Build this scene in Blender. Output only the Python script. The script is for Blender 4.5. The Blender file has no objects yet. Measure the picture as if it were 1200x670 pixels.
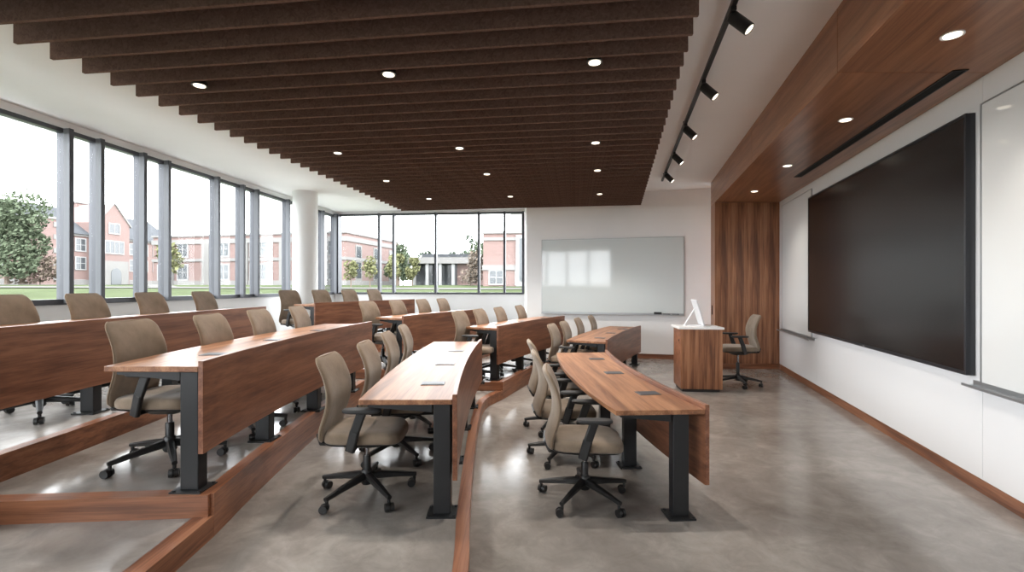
import bpy, bmesh, math, random
from mathutils import Vector, Matrix
random.seed(7)
C = bpy.context.scene.collection
PI = math.pi
R = math.radians

# ------------------------------------------------------------------ materials
def new_mat(name):
    m = bpy.data.materials.new(name); m.use_nodes = True
    nt = m.node_tree; nt.nodes.clear()
    out = nt.nodes.new('ShaderNodeOutputMaterial')
    return m, nt, out

def N(nt, typ, **kw):
    n = nt.nodes.new(typ)
    for k, v in kw.items():
        if k in n.inputs: n.inputs[k].default_value = v
        else: setattr(n, k, v)
    return n

def bsdf(nt, out, **kw):
    b = nt.nodes.new('ShaderNodeBsdfPrincipled')
    for k, v in kw.items(): b.inputs[k].default_value = v
    nt.links.new(b.outputs[0], out.inputs[0])
    return b

def ramp(nt, src, stops):
    r = nt.nodes.new('ShaderNodeValToRGB')
    el = r.color_ramp.elements
    while len(el) < len(stops): el.new(0.5)
    for e, (p, c) in zip(el, stops):
        e.position = p; e.color = (*c, 1)
    nt.links.new(src, r.inputs[0])
    return r

def coords(nt, scale=(1, 1, 1), kind='Object'):
    t = nt.nodes.new('ShaderNodeTexCoord'); m = nt.nodes.new('ShaderNodeMapping')
    m.inputs['Scale'].default_value = scale
    nt.links.new(t.outputs[kind], m.inputs[0])
    return m.outputs[0]

def add_bump(nt, b, src, strength, dist=0.01):
    bp = nt.nodes.new('ShaderNodeBump')
    bp.inputs['Strength'].default_value = strength; bp.inputs['Distance'].default_value = dist
    nt.links.new(src, bp.inputs['Height']); nt.links.new(bp.outputs[0], b.inputs['Normal'])

def plain(name, col, rough=0.5, metal=0.0, spec=0.5, vary=0.0, vscale=8.0, bump=0.0):
    m, nt, out = new_mat(name)
    b = bsdf(nt, out, **{'Base Color': (*col, 1), 'Roughness': rough, 'Metallic': metal, 'Specular IOR Level': spec})
    n = N(nt, 'ShaderNodeTexNoise', Scale=vscale, Detail=4.0)
    nt.links.new(coords(nt), n.inputs['Vector'])
    if vary:
        lo = tuple(c * (1 - vary) for c in col); hi = tuple(min(1, c * (1 + vary)) for c in col)
        r = ramp(nt, n.outputs[0], [(0.3, lo), (0.7, hi)])
        nt.links.new(r.outputs[0], b.inputs['Base Color'])
    if bump: add_bump(nt, b, n.outputs[0], bump)
    return m

def wood(name, grain, dark, mid, light, rough=0.34, fine=1.0, spec=0.5, board=0.0):
    """walnut veneer, grain running along local X or Z"""
    m, nt, out = new_mat(name)
    b = bsdf(nt, out, **{'Roughness': rough, 'Specular IOR Level': spec})
    sc = (0.55, 9, 9) if grain == 'X' else (9, 9, 0.45)
    v = coords(nt, sc)
    n1 = N(nt, 'ShaderNodeTexNoise', Scale=1.6 * fine, Detail=5.0, Roughness=0.6, Distortion=0.35)
    nt.links.new(v, n1.inputs['Vector'])
    sc2 = (1.6, 60, 60) if grain == 'X' else (60, 60, 1.4)
    n2 = N(nt, 'ShaderNodeTexNoise', Scale=1.5 * fine, Detail=3.0, Roughness=0.6)
    nt.links.new(coords(nt, sc2), n2.inputs['Vector'])
    mx = N(nt, 'ShaderNodeMath', operation='MULTIPLY_ADD'); mx.inputs[1].default_value = 0.45
    nt.links.new(n2.outputs[0], mx.inputs[0]); nt.links.new(n1.outputs[0], mx.inputs[2])
    val = mx.outputs[0]
    if board:
        sep = N(nt, 'ShaderNodeTexVoronoi', Scale=1.0); sep.feature = 'F1'
        bs = (board, board, 0.01) if grain == 'Z' else (0.01, board, board)
        nt.links.new(coords(nt, bs), sep.inputs['Vector'])
        sx = N(nt, 'ShaderNodeSeparateColor'); nt.links.new(sep.outputs['Color'], sx.inputs[0])
        m2 = N(nt, 'ShaderNodeMath', operation='MULTIPLY_ADD'); m2.inputs[1].default_value = 0.22
        nt.links.new(sx.outputs[0], m2.inputs[0]); nt.links.new(val, m2.inputs[2]); 
        m3 = N(nt, 'ShaderNodeMath', operation='SUBTRACT'); m3.inputs[1].default_value = 0.11
        nt.links.new(m2.outputs[0], m3.inputs[0]); val = m3.outputs[0]
    r = ramp(nt, val, [(0.54, dark), (0.71, mid), (0.88, light)])
    nt.links.new(r.outputs[0], b.inputs['Base Color'])
    add_bump(nt, b, n2.outputs[0], 0.04, 0.003)
    return m

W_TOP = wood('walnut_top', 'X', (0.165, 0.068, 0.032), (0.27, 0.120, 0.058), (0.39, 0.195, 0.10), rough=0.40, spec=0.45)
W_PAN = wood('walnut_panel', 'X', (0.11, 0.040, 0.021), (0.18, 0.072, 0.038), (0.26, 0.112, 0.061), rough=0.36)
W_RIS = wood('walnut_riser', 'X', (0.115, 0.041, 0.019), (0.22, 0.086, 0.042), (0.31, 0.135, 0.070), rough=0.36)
W_SOF = wood('walnut_soffit', 'X', (0.185, 0.073, 0.034), (0.285, 0.120, 0.056), (0.36, 0.165, 0.083), rough=0.3)
W_VER = wood('walnut_vertical', 'Z', (0.12, 0.043, 0.019), (0.27, 0.110, 0.050), (0.40, 0.19, 0.098), rough=0.4, board=6.0)

def concrete_mat():
    m, nt, out = new_mat('polished_concrete')
    b = bsdf(nt, out, **{'Specular IOR Level': 0.65})
    n = N(nt, 'ShaderNodeTexNoise', Scale=1.1, Detail=9.0, Roughness=0.62, Distortion=0.5)
    nt.links.new(coords(nt), n.inputs['Vector'])
    n2 = N(nt, 'ShaderNodeTexNoise', Scale=5.5, Detail=8.0, Roughness=0.7, Distortion=0.8)
    nt.links.new(coords(nt), n2.inputs['Vector'])
    ma = N(nt, 'ShaderNodeMath', operation='MULTIPLY_ADD'); ma.inputs[1].default_value = 0.5
    nt.links.new(n2.outputs[0], ma.inputs[0]); nt.links.new(n.outputs[0], ma.inputs[2])
    r = ramp(nt, ma.outputs[0], [(0.5, (0.17, 0.152, 0.136)), (0.75, (0.255, 0.234, 0.215)), (1.0, (0.38, 0.356, 0.33))])
    nt.links.new(r.outputs[0], b.inputs['Base Color'])
    rr = N(nt, 'ShaderNodeMapRange'); rr.inputs['To Min'].default_value = 0.08; rr.inputs['To Max'].default_value = 0.25
    nt.links.new(n2.outputs[0], rr.inputs['Value']); nt.links.new(rr.outputs[0], b.inputs['Roughness'])
    add_bump(nt, b, n2.outputs[0], 0.03, 0.004)
    return m
CONC = concrete_mat()
WALL = plain('white_paint', (0.85, 0.85, 0.85), 0.6, vary=0.015, vscale=2)
CEIL = plain('ceiling_paint', (0.86, 0.85, 0.84), 0.75, vary=0.015, vscale=1.5)
LAMI = plain('white_laminate', (0.80, 0.80, 0.81), 0.22)
QUARTZ = plain('white_quartz', (0.86, 0.85, 0.84), 0.25, vary=0.03, vscale=30)
WPLAST = plain('white_plastic', (0.70, 0.71, 0.73), 0.4)
BLACK = plain('black_plastic', (0.010, 0.010, 0.0105), 0.42, vary=0.1, vscale=40)
ARMG = plain('soft_black_rubber', (0.022, 0.022, 0.023), 0.55)
LEGM = plain('dark_powder_coated_steel', (0.013, 0.0135, 0.015), 0.42, 0.1)
CHROME = plain('steel_column', (0.25, 0.25, 0.26), 0.25, 1.0)
ALU = plain('grey_aluminium', (0.15, 0.157, 0.175), 0.55, 0.0)
ALUD = plain('dark_grey_aluminium', (0.07, 0.073, 0.085), 0.4, 0.3)
TRAYM = plain('satin_aluminium', (0.40, 0.41, 0.42), 0.35, 0.8)
PORT = plain('dark_grey_port', (0.10, 0.10, 0.105), 0.4, 0.4)
BEZEL = plain('black_bezel', (0.02, 0.021, 0.025), 0.3)
TRACKM = plain('black_track', (0.012, 0.012, 0.012), 0.45)
SLOT = plain('black_slot', (0.004, 0.004, 0.004), 0.8)
BRASS = plain('small_lock_metal', (0.12, 0.10, 0.09), 0.4, 0.8)

def fabric_mat():
    m, nt, out = new_mat('taupe_fabric')
    b = bsdf(nt, out, **{'Roughness': 0.9, 'Specular IOR Level': 0.2, 'Sheen Weight': 0.25, 'Sheen Roughness': 0.5})
    n = N(nt, 'ShaderNodeTexNoise', Scale=420.0, Detail=2.0); nt.links.new(coords(nt), n.inputs['Vector'])
    n2 = N(nt, 'ShaderNodeTexNoise', Scale=9.0, Detail=3.0); nt.links.new(coords(nt), n2.inputs['Vector'])
    ma = N(nt, 'ShaderNodeMath', operation='MULTIPLY_ADD'); ma.inputs[1].default_value = 0.6
    nt.links.new(n.outputs[0], ma.inputs[0]); nt.links.new(n2.outputs[0], ma.inputs[2])
    r = ramp(nt, ma.outputs[0], [(0.55, (0.165, 0.124, 0.088)), (1.05, (0.255, 0.198, 0.146))])
    nt.links.new(r.outputs[0], b.inputs['Base Color'])
    add_bump(nt, b, n.outputs[0], 0.25, 0.002)
    return m
FAB = fabric_mat()
PIPE = plain('taupe_piping', (0.25, 0.19, 0.135), 0.85, spec=0.2)

def felt_mat():
    m, nt, out = new_mat('brown_felt')
    b = bsdf(nt, out, **{'Roughness': 0.92, 'Specular IOR Level': 0.2})
    n = N(nt, 'ShaderNodeTexNoise', Scale=26.0, Detail=6.0, Roughness=0.7, Distortion=1.5)
    nt.links.new(coords(nt), n.inputs['Vector'])
    r = ramp(nt, n.outputs[0], [(0.35, (0.115, 0.068, 0.053)), (0.7, (0.22, 0.136, 0.107))])
    nt.links.new(r.outputs[0], b.inputs['Base Color'])
    add_bump(nt, b, n.outputs[0], 0.2, 0.004)
    return m
FELT = felt_mat()

def glass_mat(name, tint, refl):
    m, nt, out = new_mat(name)
    tr = N(nt, 'ShaderNodeBsdfTransparent'); tr.inputs[0].default_value = (*tint, 1)
    gl = N(nt, 'ShaderNodeBsdfGlossy'); gl.inputs['Roughness'].default_value = 0.0
    lw = N(nt, 'ShaderNodeLayerWeight'); lw.inputs['Blend'].default_value = 0.12
    mu = N(nt, 'ShaderNodeMath', operation='MULTIPLY'); mu.inputs[1].default_value = refl
    nt.links.new(lw.outputs['Fresnel'], mu.inputs[0])
    mx = N(nt, 'ShaderNodeMixShader')
    nt.links.new(mu.outputs[0], mx.inputs[0]); nt.links.new(tr.outputs[0], mx.inputs[1]); nt.links.new(gl.outputs[0], mx.inputs[2])
    nt.links.new(mx.outputs[0], out.inputs[0])
    return m
GLASS = glass_mat('window_glass', (0.96, 0.975, 0.975), 0.6)
BOARDG = plain('back_painted_glass', (0.66, 0.71, 0.71), 0.06, spec=0.5)
BOARDW = plain('white_glass_board', (0.74, 0.75, 0.745), 0.05, spec=0.5)

def screen_mat():
    m, nt, out = new_mat('dark_screen')
    b = bsdf(nt, out, **{'Base Color': (0.010, 0.009, 0.009, 1), 'Roughness': 0.22, 'Specular IOR Level': 0.45})
    return m
SCREEN = screen_mat()

def emit(name, col, s):
    m, nt, out = new_mat(name)
    e = N(nt, 'ShaderNodeEmission'); e.inputs[0].default_value = (*col, 1); e.inputs[1].default_value = s
    nt.links.new(e.outputs[0], out.inputs[0]); return m
LAMP = emit('warm_lamp', (1.0, 0.88, 0.70), 1.6)

def brick_mat(name, c1, c2, mortar):
    m, nt, out = new_mat(name)
    b = bsdf(nt, out, **{'Roughness': 0.9})
    br = N(nt, 'ShaderNodeTexBrick', Scale=1.0)
    br.inputs['Color1'].default_value = (*c1, 1); br.inputs['Color2'].default_value = (*c2, 1); br.inputs['Mortar'].default_value = (*mortar, 1)
    br.inputs['Brick Width'].default_value = 0.4; br.inputs['Row Height'].default_value = 0.13; br.inputs['Mortar Size'].default_value = 0.012
    t = nt.nodes.new('ShaderNodeTexCoord'); s = nt.nodes.new('ShaderNodeSeparateXYZ'); cb = nt.nodes.new('ShaderNodeCombineXYZ')
    nt.links.new(t.outputs['Object'], s.inputs[0])
    ad = N(nt, 'ShaderNodeMath', operation='ADD'); nt.links.new(s.outputs[0], ad.inputs[0]); nt.links.new(s.outputs[1], ad.inputs[1])
    nt.links.new(ad.outputs[0], cb.inputs[0]); nt.links.new(s.outputs[2], cb.inputs[1])
    nt.links.new(cb.outputs[0], br.inputs['Vector']); nt.links.new(br.outputs[0], b.inputs['Base Color'])
    return m
BRICK = brick_mat('red_brick', (0.155, 0.094, 0.085), (0.132, 0.078, 0.070), (0.17, 0.15, 0.14))
STONE = plain('pale_stone', (0.17, 0.165, 0.16), 0.9, spec=0.1, vary=0.06, vscale=0.6)
SLATE = plain('grey_slate_roof', (0.052, 0.055, 0.060), 0.8, spec=0.05, vary=0.15, vscale=1.2)
PANE = plain('dark_window_pane', (0.05, 0.055, 0.06), 0.15)
WTRIM = plain('white_window_trim', (0.22, 0.22, 0.22), 0.6)
BARK = plain('tree_bark', (0.12, 0.09, 0.07), 0.9, vary=0.2)
def leaf(name, c): return plain(name, c, 0.9, spec=0.05, vary=0.35, vscale=1.3)
LEAF = {'green': leaf('green_leaves', (0.075, 0.092, 0.060)), 'yellow': leaf('yellow_green_leaves', (0.12, 0.122, 0.062)),
        'dark': leaf('dark_leaves', (0.052, 0.068, 0.048)), 'rust': leaf('rust_leaves', (0.125, 0.10, 0.08))}
GRASS = plain('lawn_grass', (0.045, 0.056, 0.028), 0.95, spec=0.02, vary=0.2, vscale=0.5)
PATHM = plain('concrete_path', (0.085, 0.082, 0.078), 0.9, spec=0.02, vary=0.08)

# ------------------------------------------------------------------ geometry helpers
def link(o, parent=None, M=None):
    C.objects.link(o)
    if parent: o.parent = parent
    if M is not None: o.matrix_world = M
    return o

def mk(name, bm, mat, parent=None, M=None, smooth=False, kind=None, bevel=0.0):
    if M is not None and parent is None: bm.transform(M.inverted())
    bmesh.ops.recalc_face_normals(bm, faces=bm.faces[:])
    me = bpy.data.meshes.new(name); bm.to_mesh(me); bm.free()
    me.materials.append(mat)
    if smooth:
        for p in me.polygons: p.use_smooth = True
        if smooth != 'all': me.set_sharp_from_angle(angle=R(38))
    o = bpy.data.objects.new(name, me)
    link(o, parent, M if parent is None else None)
    if bevel:
        md = o.modifiers.new('bevel', 'BEVEL'); md.width = bevel; md.segments = 2; md.limit_method = 'ANGLE'
    if kind: o['kind'] = kind
    return o

def thing(name, label, cat, loc=(0, 0, 0), rz=0.0, group=None):
    o = bpy.data.objects.new(name, None); C.objects.link(o)
    o.location = loc; o.rotation_euler = (0, 0, rz); o.empty_display_size = 0.1
    o['label'] = label; o['category'] = cat
    if group: o['group'] = group
    return o

def tag(o, label, cat, group=None):
    o['label'] = label; o['category'] = cat
    if group: o['group'] = group
    return o

def frame(x, y, ang, z=0.0):
    return Matrix.Translation((x, y, z)) @ Matrix.Rotation(ang, 4, 'Z')

def box(bm, lo, hi, M=None):
    vs = [bm.verts.new((x, y, z)) for x in (lo[0], hi[0]) for y in (lo[1], hi[1]) for z in (lo[2], hi[2])]
    for f in ((0, 1, 3, 2), (4, 6, 7, 5), (0, 4, 5, 1), (2, 3, 7, 6), (0, 2, 6, 4), (1, 5, 7, 3)):
        bm.faces.new([vs[i] for i in f])
    if M is not None: bmesh.ops.transform(bm, matrix=M, verts=vs)
    return vs

def prism(bm, pts, z0, z1):
    a = [bm.verts.new((x, y, z0)) for x, y in pts]; b = [bm.verts.new((x, y, z1)) for x, y in pts]
    n = len(pts)
    bm.faces.new(a[::-1]); bm.faces.new(b)
    for i in range(n):
        j = (i + 1) % n; bm.faces.new((a[i], a[j], b[j], b[i]))

def rings(bm, rr, cap=True, closed=True):
    """loft a list of vertex rings"""
    V = [[bm.verts.new(p) for p in r] for r in rr]
    n = len(V[0])
    for a, b in zip(V, V[1:]):
        for i in range(n if closed else n - 1):
            j = (i + 1) % n; bm.faces.new((a[i], a[j], b[j], b[i]))
    if cap:
        bm.faces.new(V[0][::-1]); bm.faces.new(V[-1])
    return V

def lathe(bm, prof, seg=16, M=None):
    """closed profile from (r,z) bottom to top along Z"""
    rr = [[(r * math.cos(2 * PI * i / seg), r * math.sin(2 * PI * i / seg), z) for i in range(seg)] for r, z in prof]
    V = rings(bm, rr)
    if M is not None: bmesh.ops.transform(bm, matrix=M, verts=[v for r in V for v in r])

def cyl(bm, p0, p1, r0, r1=None, seg=14):
    r1 = r0 if r1 is None else r1
    p0, p1 = Vector(p0), Vector(p1); d = p1 - p0
    M = Matrix.Translation(p0) @ d.to_track_quat('Z', 'Y').to_matrix().to_4x4()
    lathe(bm, [(r0, 0), (r1, d.length)], seg, M)

def beam(bm, p0, p1, w0, h0, w1=None, h1=None):
    """tapered rectangular bar with chamfered section; w horizontal, h vertical"""
    w1 = w0 if w1 is None else w1; h1 = h0 if h1 is None else h1
    p0, p1 = Vector(p0), Vector(p1); d = (p1 - p0).normalized()
    s = d.cross(Vector((0, 0, 1)))
    s = Vector((1, 0, 0)) if s.length < 1e-4 else s.normalized()
    u = s.cross(d)
    def ring(p, w, h):
        c = 0.25 * min(w, h)
        q = [(-w/2 + c, -h/2), (w/2 - c, -h/2), (w/2, -h/2 + c), (w/2, h/2 - c), (w/2 - c, h/2), (-w/2 + c, h/2), (-w/2, h/2 - c), (-w/2, -h/2 + c)]
        return [p + s * a + u * b for a, b in q]
    rings(bm, [ring(p0, w0, h0), ring(p1, w1, h1)])

def smooth_path(pts, n=8):
    out = []
    P = [pts[0]] + list(pts) + [pts[-1]]
    for i in range(1, len(P) - 2):
        p0, p1, p2, p3 = (Vector(P[k]).to_2d() for k in (i - 1, i, i + 1, i + 2))
        for k in range(n):
            t = k / n
            out.append(0.5 * ((2 * p1) + (-p0 + p2) * t + (2 * p0 - 5 * p1 + 4 * p2 - p3) * t * t + (-p0 + 3 * p1 - 3 * p2 + p3) * t ** 3))
    out.append(Vector(pts[-1]).to_2d())
    return out

def sweep(bm, path, prof):
    """sweep closed profile [(right offset, z)] along an XY path"""
    path = [Vector(p).to_2d() for p in path]
    rr = []
    for i, p in enumerate(path):
        ds = []
        if i: ds.append((p - path[i - 1]).normalized())
        if i < len(path) - 1: ds.append((path[i + 1] - p).normalized())
        ns = [Vector((d.y, -d.x)) for d in ds]
        n = sum(ns, Vector((0, 0))).normalized()
        n = n / max(0.4, n.dot(ns[0]))
        rr.append([(p.x + n.x * o, p.y + n.y * o, z) for o, z in prof])
    rings(bm, rr)

# ------------------------------------------------------------------ the room shell
ZC = 3.65
XL = lambda y: -5.70 + 0.095 * (y - 5.27)          # left window wall line
XR = lambda y: 3.49 + 0.278 * (y - 3.22)           # teaching wall line
YREAR = -4.0
AL = math.atan2(1, 0.095)                          # direction of the left wall
AR = math.atan2(1, 0.278)                          # direction of the teaching wall
YB = lambda x: 13.25 - 0.095 * (x + 4.94)          # window wall at the back
YW = lambda x: 10.95 - 0.265 * (x - 0.67)          # whiteboard wall
SILL, HEAD = 1.365, 3.55

bm = bmesh.new(); prism(bm, [(XL(YREAR), YREAR), (XR(YREAR) + 0.1, YREAR), (XR(12) + 0.2, 12), (0.45, 12.75), (XL(13.2), 13.25)], -0.2, 0.0)
mk('floor', bm, CONC, kind='structure')
bm = bmesh.new(); prism(bm, [(XL(YREAR) - 0.3, YREAR - .2), (XR(YREAR) + 0.3, YREAR - .2), (XR(12.8) + 0.4, 12.8), (0.45, 12.95), (XL(13.2) - 0.3, 13.5)], ZC, ZC + 0.2)
mk('ceiling', bm, CEIL, kind='structure')

def wall_seg(name, a, b, z0, z1, th, mat=WALL, side=1):
    """box wall from a to b, thickness to the left of a->b when side=1"""
    a = Vector(a); b = Vector(b); d = b - a
    M = frame(a.x, a.y, math.atan2(d.y, d.x))
    bm = bmesh.new(); box(bm, (0, 0 if side > 0 else -th, z0), (d.length, th if side > 0 else 0, z1))
    o = mk(name, bm, mat, kind='structure'); o.matrix_world = M
    return o
# left wall: below sill and above head (outside is to the left of the +Y direction)
wall_seg('wall_left', (XL(YREAR), YREAR), (XL(13.25), 13.25), 0, SILL, 0.3)
wall_seg('wall_left_head', (XL(YREAR), YREAR), (XL(13.25), 13.25), HEAD, ZC, 0.3)
# window wall at the back
cornL = (XL(13.25), 13.25); cornR = (0.30, YB(0.30))
wall_seg('wall_back', cornL, (0.42, YB(0.42)), 0, SILL, 0.3)
wall_seg('wall_back_head', cornL, (0.42, YB(0.42)), HEAD + 0.03, ZC, 0.3)
wall_seg('wall_jog', (0.34, YB(0.34)), (0.34, YW(0.34) + 0.0), 0, ZC, 0.25)
wall_seg('wall_whiteboard', (0.34, YW(0.34)), (4.6, YW(4.6)), 0, ZC, 0.2)
wall_seg('wall_right', (XR(YREAR), YREAR), (XR(11.5), 11.5), 0, ZC, 0.2, side=-1)
RW0, RW1 = -6.3, -2.5
wall_seg('wall_rear', (RW1, YREAR), (XR(YREAR) + .3, YREAR), 0, ZC, 0.2, side=-1)
wall_seg('wall_rear_sill', (XL(YREAR) - .3, YREAR), (RW1, YREAR), 0, SILL, 0.2, side=-1)
wall_seg('wall_rear_head', (XL(YREAR) - .3, YREAR), (RW1, YREAR), HEAD, ZC, 0.2, side=-1)

# round column
bm = bmesh.new(); lathe(bm, [(0.26, 0.5), (0.26, ZC)], 40)
o = mk('column', bm, WALL, smooth=True, kind='structure'); o.location = (-4.56, 10.45, 0)

# --- windows: one structure per bay, with pane, fins
def bay(n, M, x0, x1, z0, z1, fin_end=True):
    """bay along local +X, room on the local -Y side"""
    fr = bmesh.new()
    t = 0.05
    box(fr, (x0, -0.03, z0), (x1, 0.07, z0 + t)); box(fr, (x0, -0.03, z1 - t), (x1, 0.07, z1))
    box(fr, (x0, -0.03, z0 + t), (x0 + 0.022, 0.07, z1 - t)); box(fr, (x1 - 0.022, -0.03, z0 + t), (x1, 0.07, z1 - t))
    f = mk('window_%d' % n, fr, ALUD, kind='structure'); f.matrix_world = M
    p = bmesh.new(); box(p, (x0 + 0.022, 0.02, z0 + t), (x1 - 0.022, 0.028, z1 - t)); mk('pane', p, GLASS, f)
    if fin_end:
        m = bmesh.new(); box(m, (x1 - 0.026, -0.105, z0), (x1 + 0.026, -0.03, z1)); mo = mk('mullion', m, ALU, f)
        c = bmesh.new(); box(c, (x1 - 0.028, -0.115, z0), (x1 + 0.028, -0.105, z1)); mk('mullion_cap', c, ALUD, f)
    return f
ML = frame(XL(0), 0, AL)
kL = math.hypot(1, 0.095)
ys = [-3.7, -2.2, -1.3, 0.2, 1.1, 2.6, 3.5, 4.25, 5.95, 6.36, 7.02, 7.46, 8.55, 9.24, 9.68, 10.8, 11.25, 12.4, 13.12]
for i in range(len(ys) - 1):
    bay(i + 1, ML, ys[i] * kL, ys[i + 1] * kL, SILL, HEAD, fin_end=True)
AB = math.atan2(-0.095, 1)
MB = frame(XL(13.25), 13.25, AB)
xs = [0.10, 1.29, 1.70, 2.88, 4.07, 4.77, 5.27]
for i in range(len(xs) - 1):
    f = bay(len(ys) + i, MB, xs[i], xs[i + 1], SILL - 0.01, HEAD + 0.03, fin_end=False)
    m = bmesh.new(); box(m, (xs[i + 1] - 0.03, -0.10, SILL), (xs[i + 1] + 0.03, -0.03, HEAD + .03)); mk('mullion', m, ALUD, f)
MBR = frame(RW1, YREAR, PI)
for i in range(3):
    bay(40 + i, MBR, 1.27 * i, 1.27 * (i + 1), SILL, HEAD)
bm = bmesh.new(); box(bm, (-0.06, -0.12, SILL), (0.14, 0.1, HEAD + 0.03), MB)
mk('trim_1', bm, ALUD, kind='structure')
# reveal sills
bm = bmesh.new(); box(bm, (ys[0] * kL, -0.012, SILL - 0.02), (13.1 * kL, -0.03, SILL), ML); mk('trim_2', bm, ALUD, kind='structure')

# baseboards (walnut)
def strip(name, a, b, z0, z1, th, mat=W_RIS):
    return wall_seg(name, a, b, z0, z1, th, mat, side=-1)
bm = bmesh.new()
strip('baseboard_back', (0.36, YW(0.36)), (4.0, YW(4.0)), 0, 0.10, 0.015)
d = Vector((XR(8.9) - XR(-3.9), 12.8)); 
wall_seg('baseboard_right', (XR(-3.9), -3.9), (XR(8.95), 8.95), 0.0, 0.105, 0.015, W_RIS, side=1)

# --- tiered platforms
LV = dict(A=0.12, B=0.24, C=0.365, D=0.53, F2=0.24)
edgeA = [(-0.10, -3.9), (-0.19, 0.5), (-0.24, 2.3), (-0.295, 3.06), (-0.345, 4.0), (-0.385, 5.1), (-0.365, 6.05), (-0.15, 6.60)]
edgeF2 = [(-0.15, 6.60), (0.06, 7.15), (0.34, 7.88), (0.98, 9.25), (1.62, 10.62)]
edgeB = [(-1.62, -3.9), (-1.70, 1.0), (-1.735, 2.2), (-1.76, 2.76)]
edgeC = [(-1.76, 2.76), (-1.83, 3.39), (-1.885, 4.10), (-1.935, 5.02), (-1.90, 6.1)]
edgeL = [(-1.90, 6.1), (-1.72, 6.4), (-1.47, 6.80)]
edgeF3 = [(-1.47, 6.80), (-1.0, 7.9), (-0.5, 9.0), (0.28, 10.8)]
edgeD = [(-3.08, -3.9), (-3.18, 2.5), (-3.215, 4.0), (-3.28, 5.6), (-3.30, 6.9), (-3.06, 7.6), (-2.4, 8.85), (-1.8, 9.98), (-0.4, 12.75)]
sA, sF2, sB, sC, sL, sF3, sD = (smooth_path(e, 6) for e in (edgeA, edgeF2, edgeB, edgeC, edgeL, edgeF3, edgeD))
T = lambda p: [tuple(v) for v in p]
def platform(name, pts, z1, z0=0.001):
    bm = bmesh.new(); prism(bm, T(pts), z0, z1); return mk(name, bm, CONC, kind='structure')
platform('floor_tier_1', sA + [(-1.9, 6.80), (-3.5, 6.80), (-3.4, -3.9)], LV['A'])
platform('floor_tier_2', sF2 + [(0.36, 10.95), (0.3, 12.6), (-3.0, 12.9), (-2.6, 6.9), (-1.47, 6.70)], LV['F2'])
platform('floor_tier_3', sB + [(-3.3, 2.74), (-3.3, -3.9)], LV['B'], 0.002)
platform('floor_tier_4', sC + [(-3.5, 6.15), (-3.4, 2.68)], LV['C'], 0.003)
platform('floor_tier_5', sL + [(-3.4, 7.1), (-3.4, 6.1)], LV['B'], 0.004)
platform('floor_tier_6', sF3 + [(0.25, 12.6), (-1.0, 12.8), (-3.3, 7.0)], LV['C'], 0.005)
platform('floor_tier_7', sD + [(XL(13.2) + .01, 13.2), (XL(-3.9) + .01, -3.9)], LV['D'], 0.006)

trim_n = [10]
def riser(path, zlo, zhi, nose=0.06, up=0.006):
    """walnut riser board with a flush nosing strip on top"""
    mid = Vector(path[len(path) // 2]); a = Vector(path[0]); b = Vector(path[-1]); d = b - a
    M = frame(a.x, a.y, math.atan2(d.y, d.x))
    bm = bmesh.new()
    sweep(bm, path, [(0.0, zlo), (0.022, zlo), (0.022, zhi + up), (-nose, zhi + up), (-nose, zhi - 0.01), (0.0, zhi - 0.01)])
    trim_n[0] += 1
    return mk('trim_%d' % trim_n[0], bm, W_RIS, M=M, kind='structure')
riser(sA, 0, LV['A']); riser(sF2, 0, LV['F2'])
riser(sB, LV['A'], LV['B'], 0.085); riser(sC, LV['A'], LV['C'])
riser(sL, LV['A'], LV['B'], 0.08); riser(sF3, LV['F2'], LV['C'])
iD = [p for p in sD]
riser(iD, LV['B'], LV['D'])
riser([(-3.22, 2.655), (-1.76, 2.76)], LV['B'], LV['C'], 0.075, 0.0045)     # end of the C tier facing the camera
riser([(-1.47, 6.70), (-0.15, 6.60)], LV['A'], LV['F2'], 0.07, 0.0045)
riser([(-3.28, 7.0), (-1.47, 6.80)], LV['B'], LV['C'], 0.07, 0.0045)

# ------------------------------------------------------------------ walnut portal on the teaching wall
ZS = 3.17
XF = lambda y: 1.50 + 0.262 * y                     # fascia line
AF = math.atan2(1, 0.262)
YE = 9.02                                           # face of the end panel
def fascia_piece(name, y0, y1):
    g = 0.003
    a = Vector((XF(y0 + g), y0 + g)); b = Vector((XF(y1 - g), y1 - g)); d = b - a
    M = frame(a.x, a.y, math.atan2(d.y, d.x))
    bm = bmesh.new(); box(bm, (0, -0.04, ZS), (d.length, 0, ZC)); o = mk(name, bm, W_SOF, kind='structure'); o.matrix_world = M
def soffit_piece(name, y0, y1):
    g = 0.003
    a = Vector((XF(y0), y0)); M = frame(a.x, a.y, AF)
    pts = [(XF(y0 + g) + .041, y0 + g), (XR(y0 + g), y0 + g), (XR(y1 - g), y1 - g), (XF(y1 - g) + .041, y1 - g)]
    bm = bmesh.new(); prism(bm, pts, ZS, ZS + 0.04); mk(name, bm, W_SOF, M=M, kind='structure')
seams = [-3.9, -1.69, 0.92, 3.53, 6.14, 9.50]
for i, (a, b) in enumerate(zip(seams, seams[1:])):
    fascia_piece('trim_%d' % (30 + i), a, b)
seams2 = [-3.9, -1.69, 0.92, 3.53, YE]
for i, (a, b) in enumerate(zip(seams2, seams2[1:])):
    soffit_piece('trim_%d' % (40 + i), a, b if b != YE else YE + 0.05)
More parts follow.
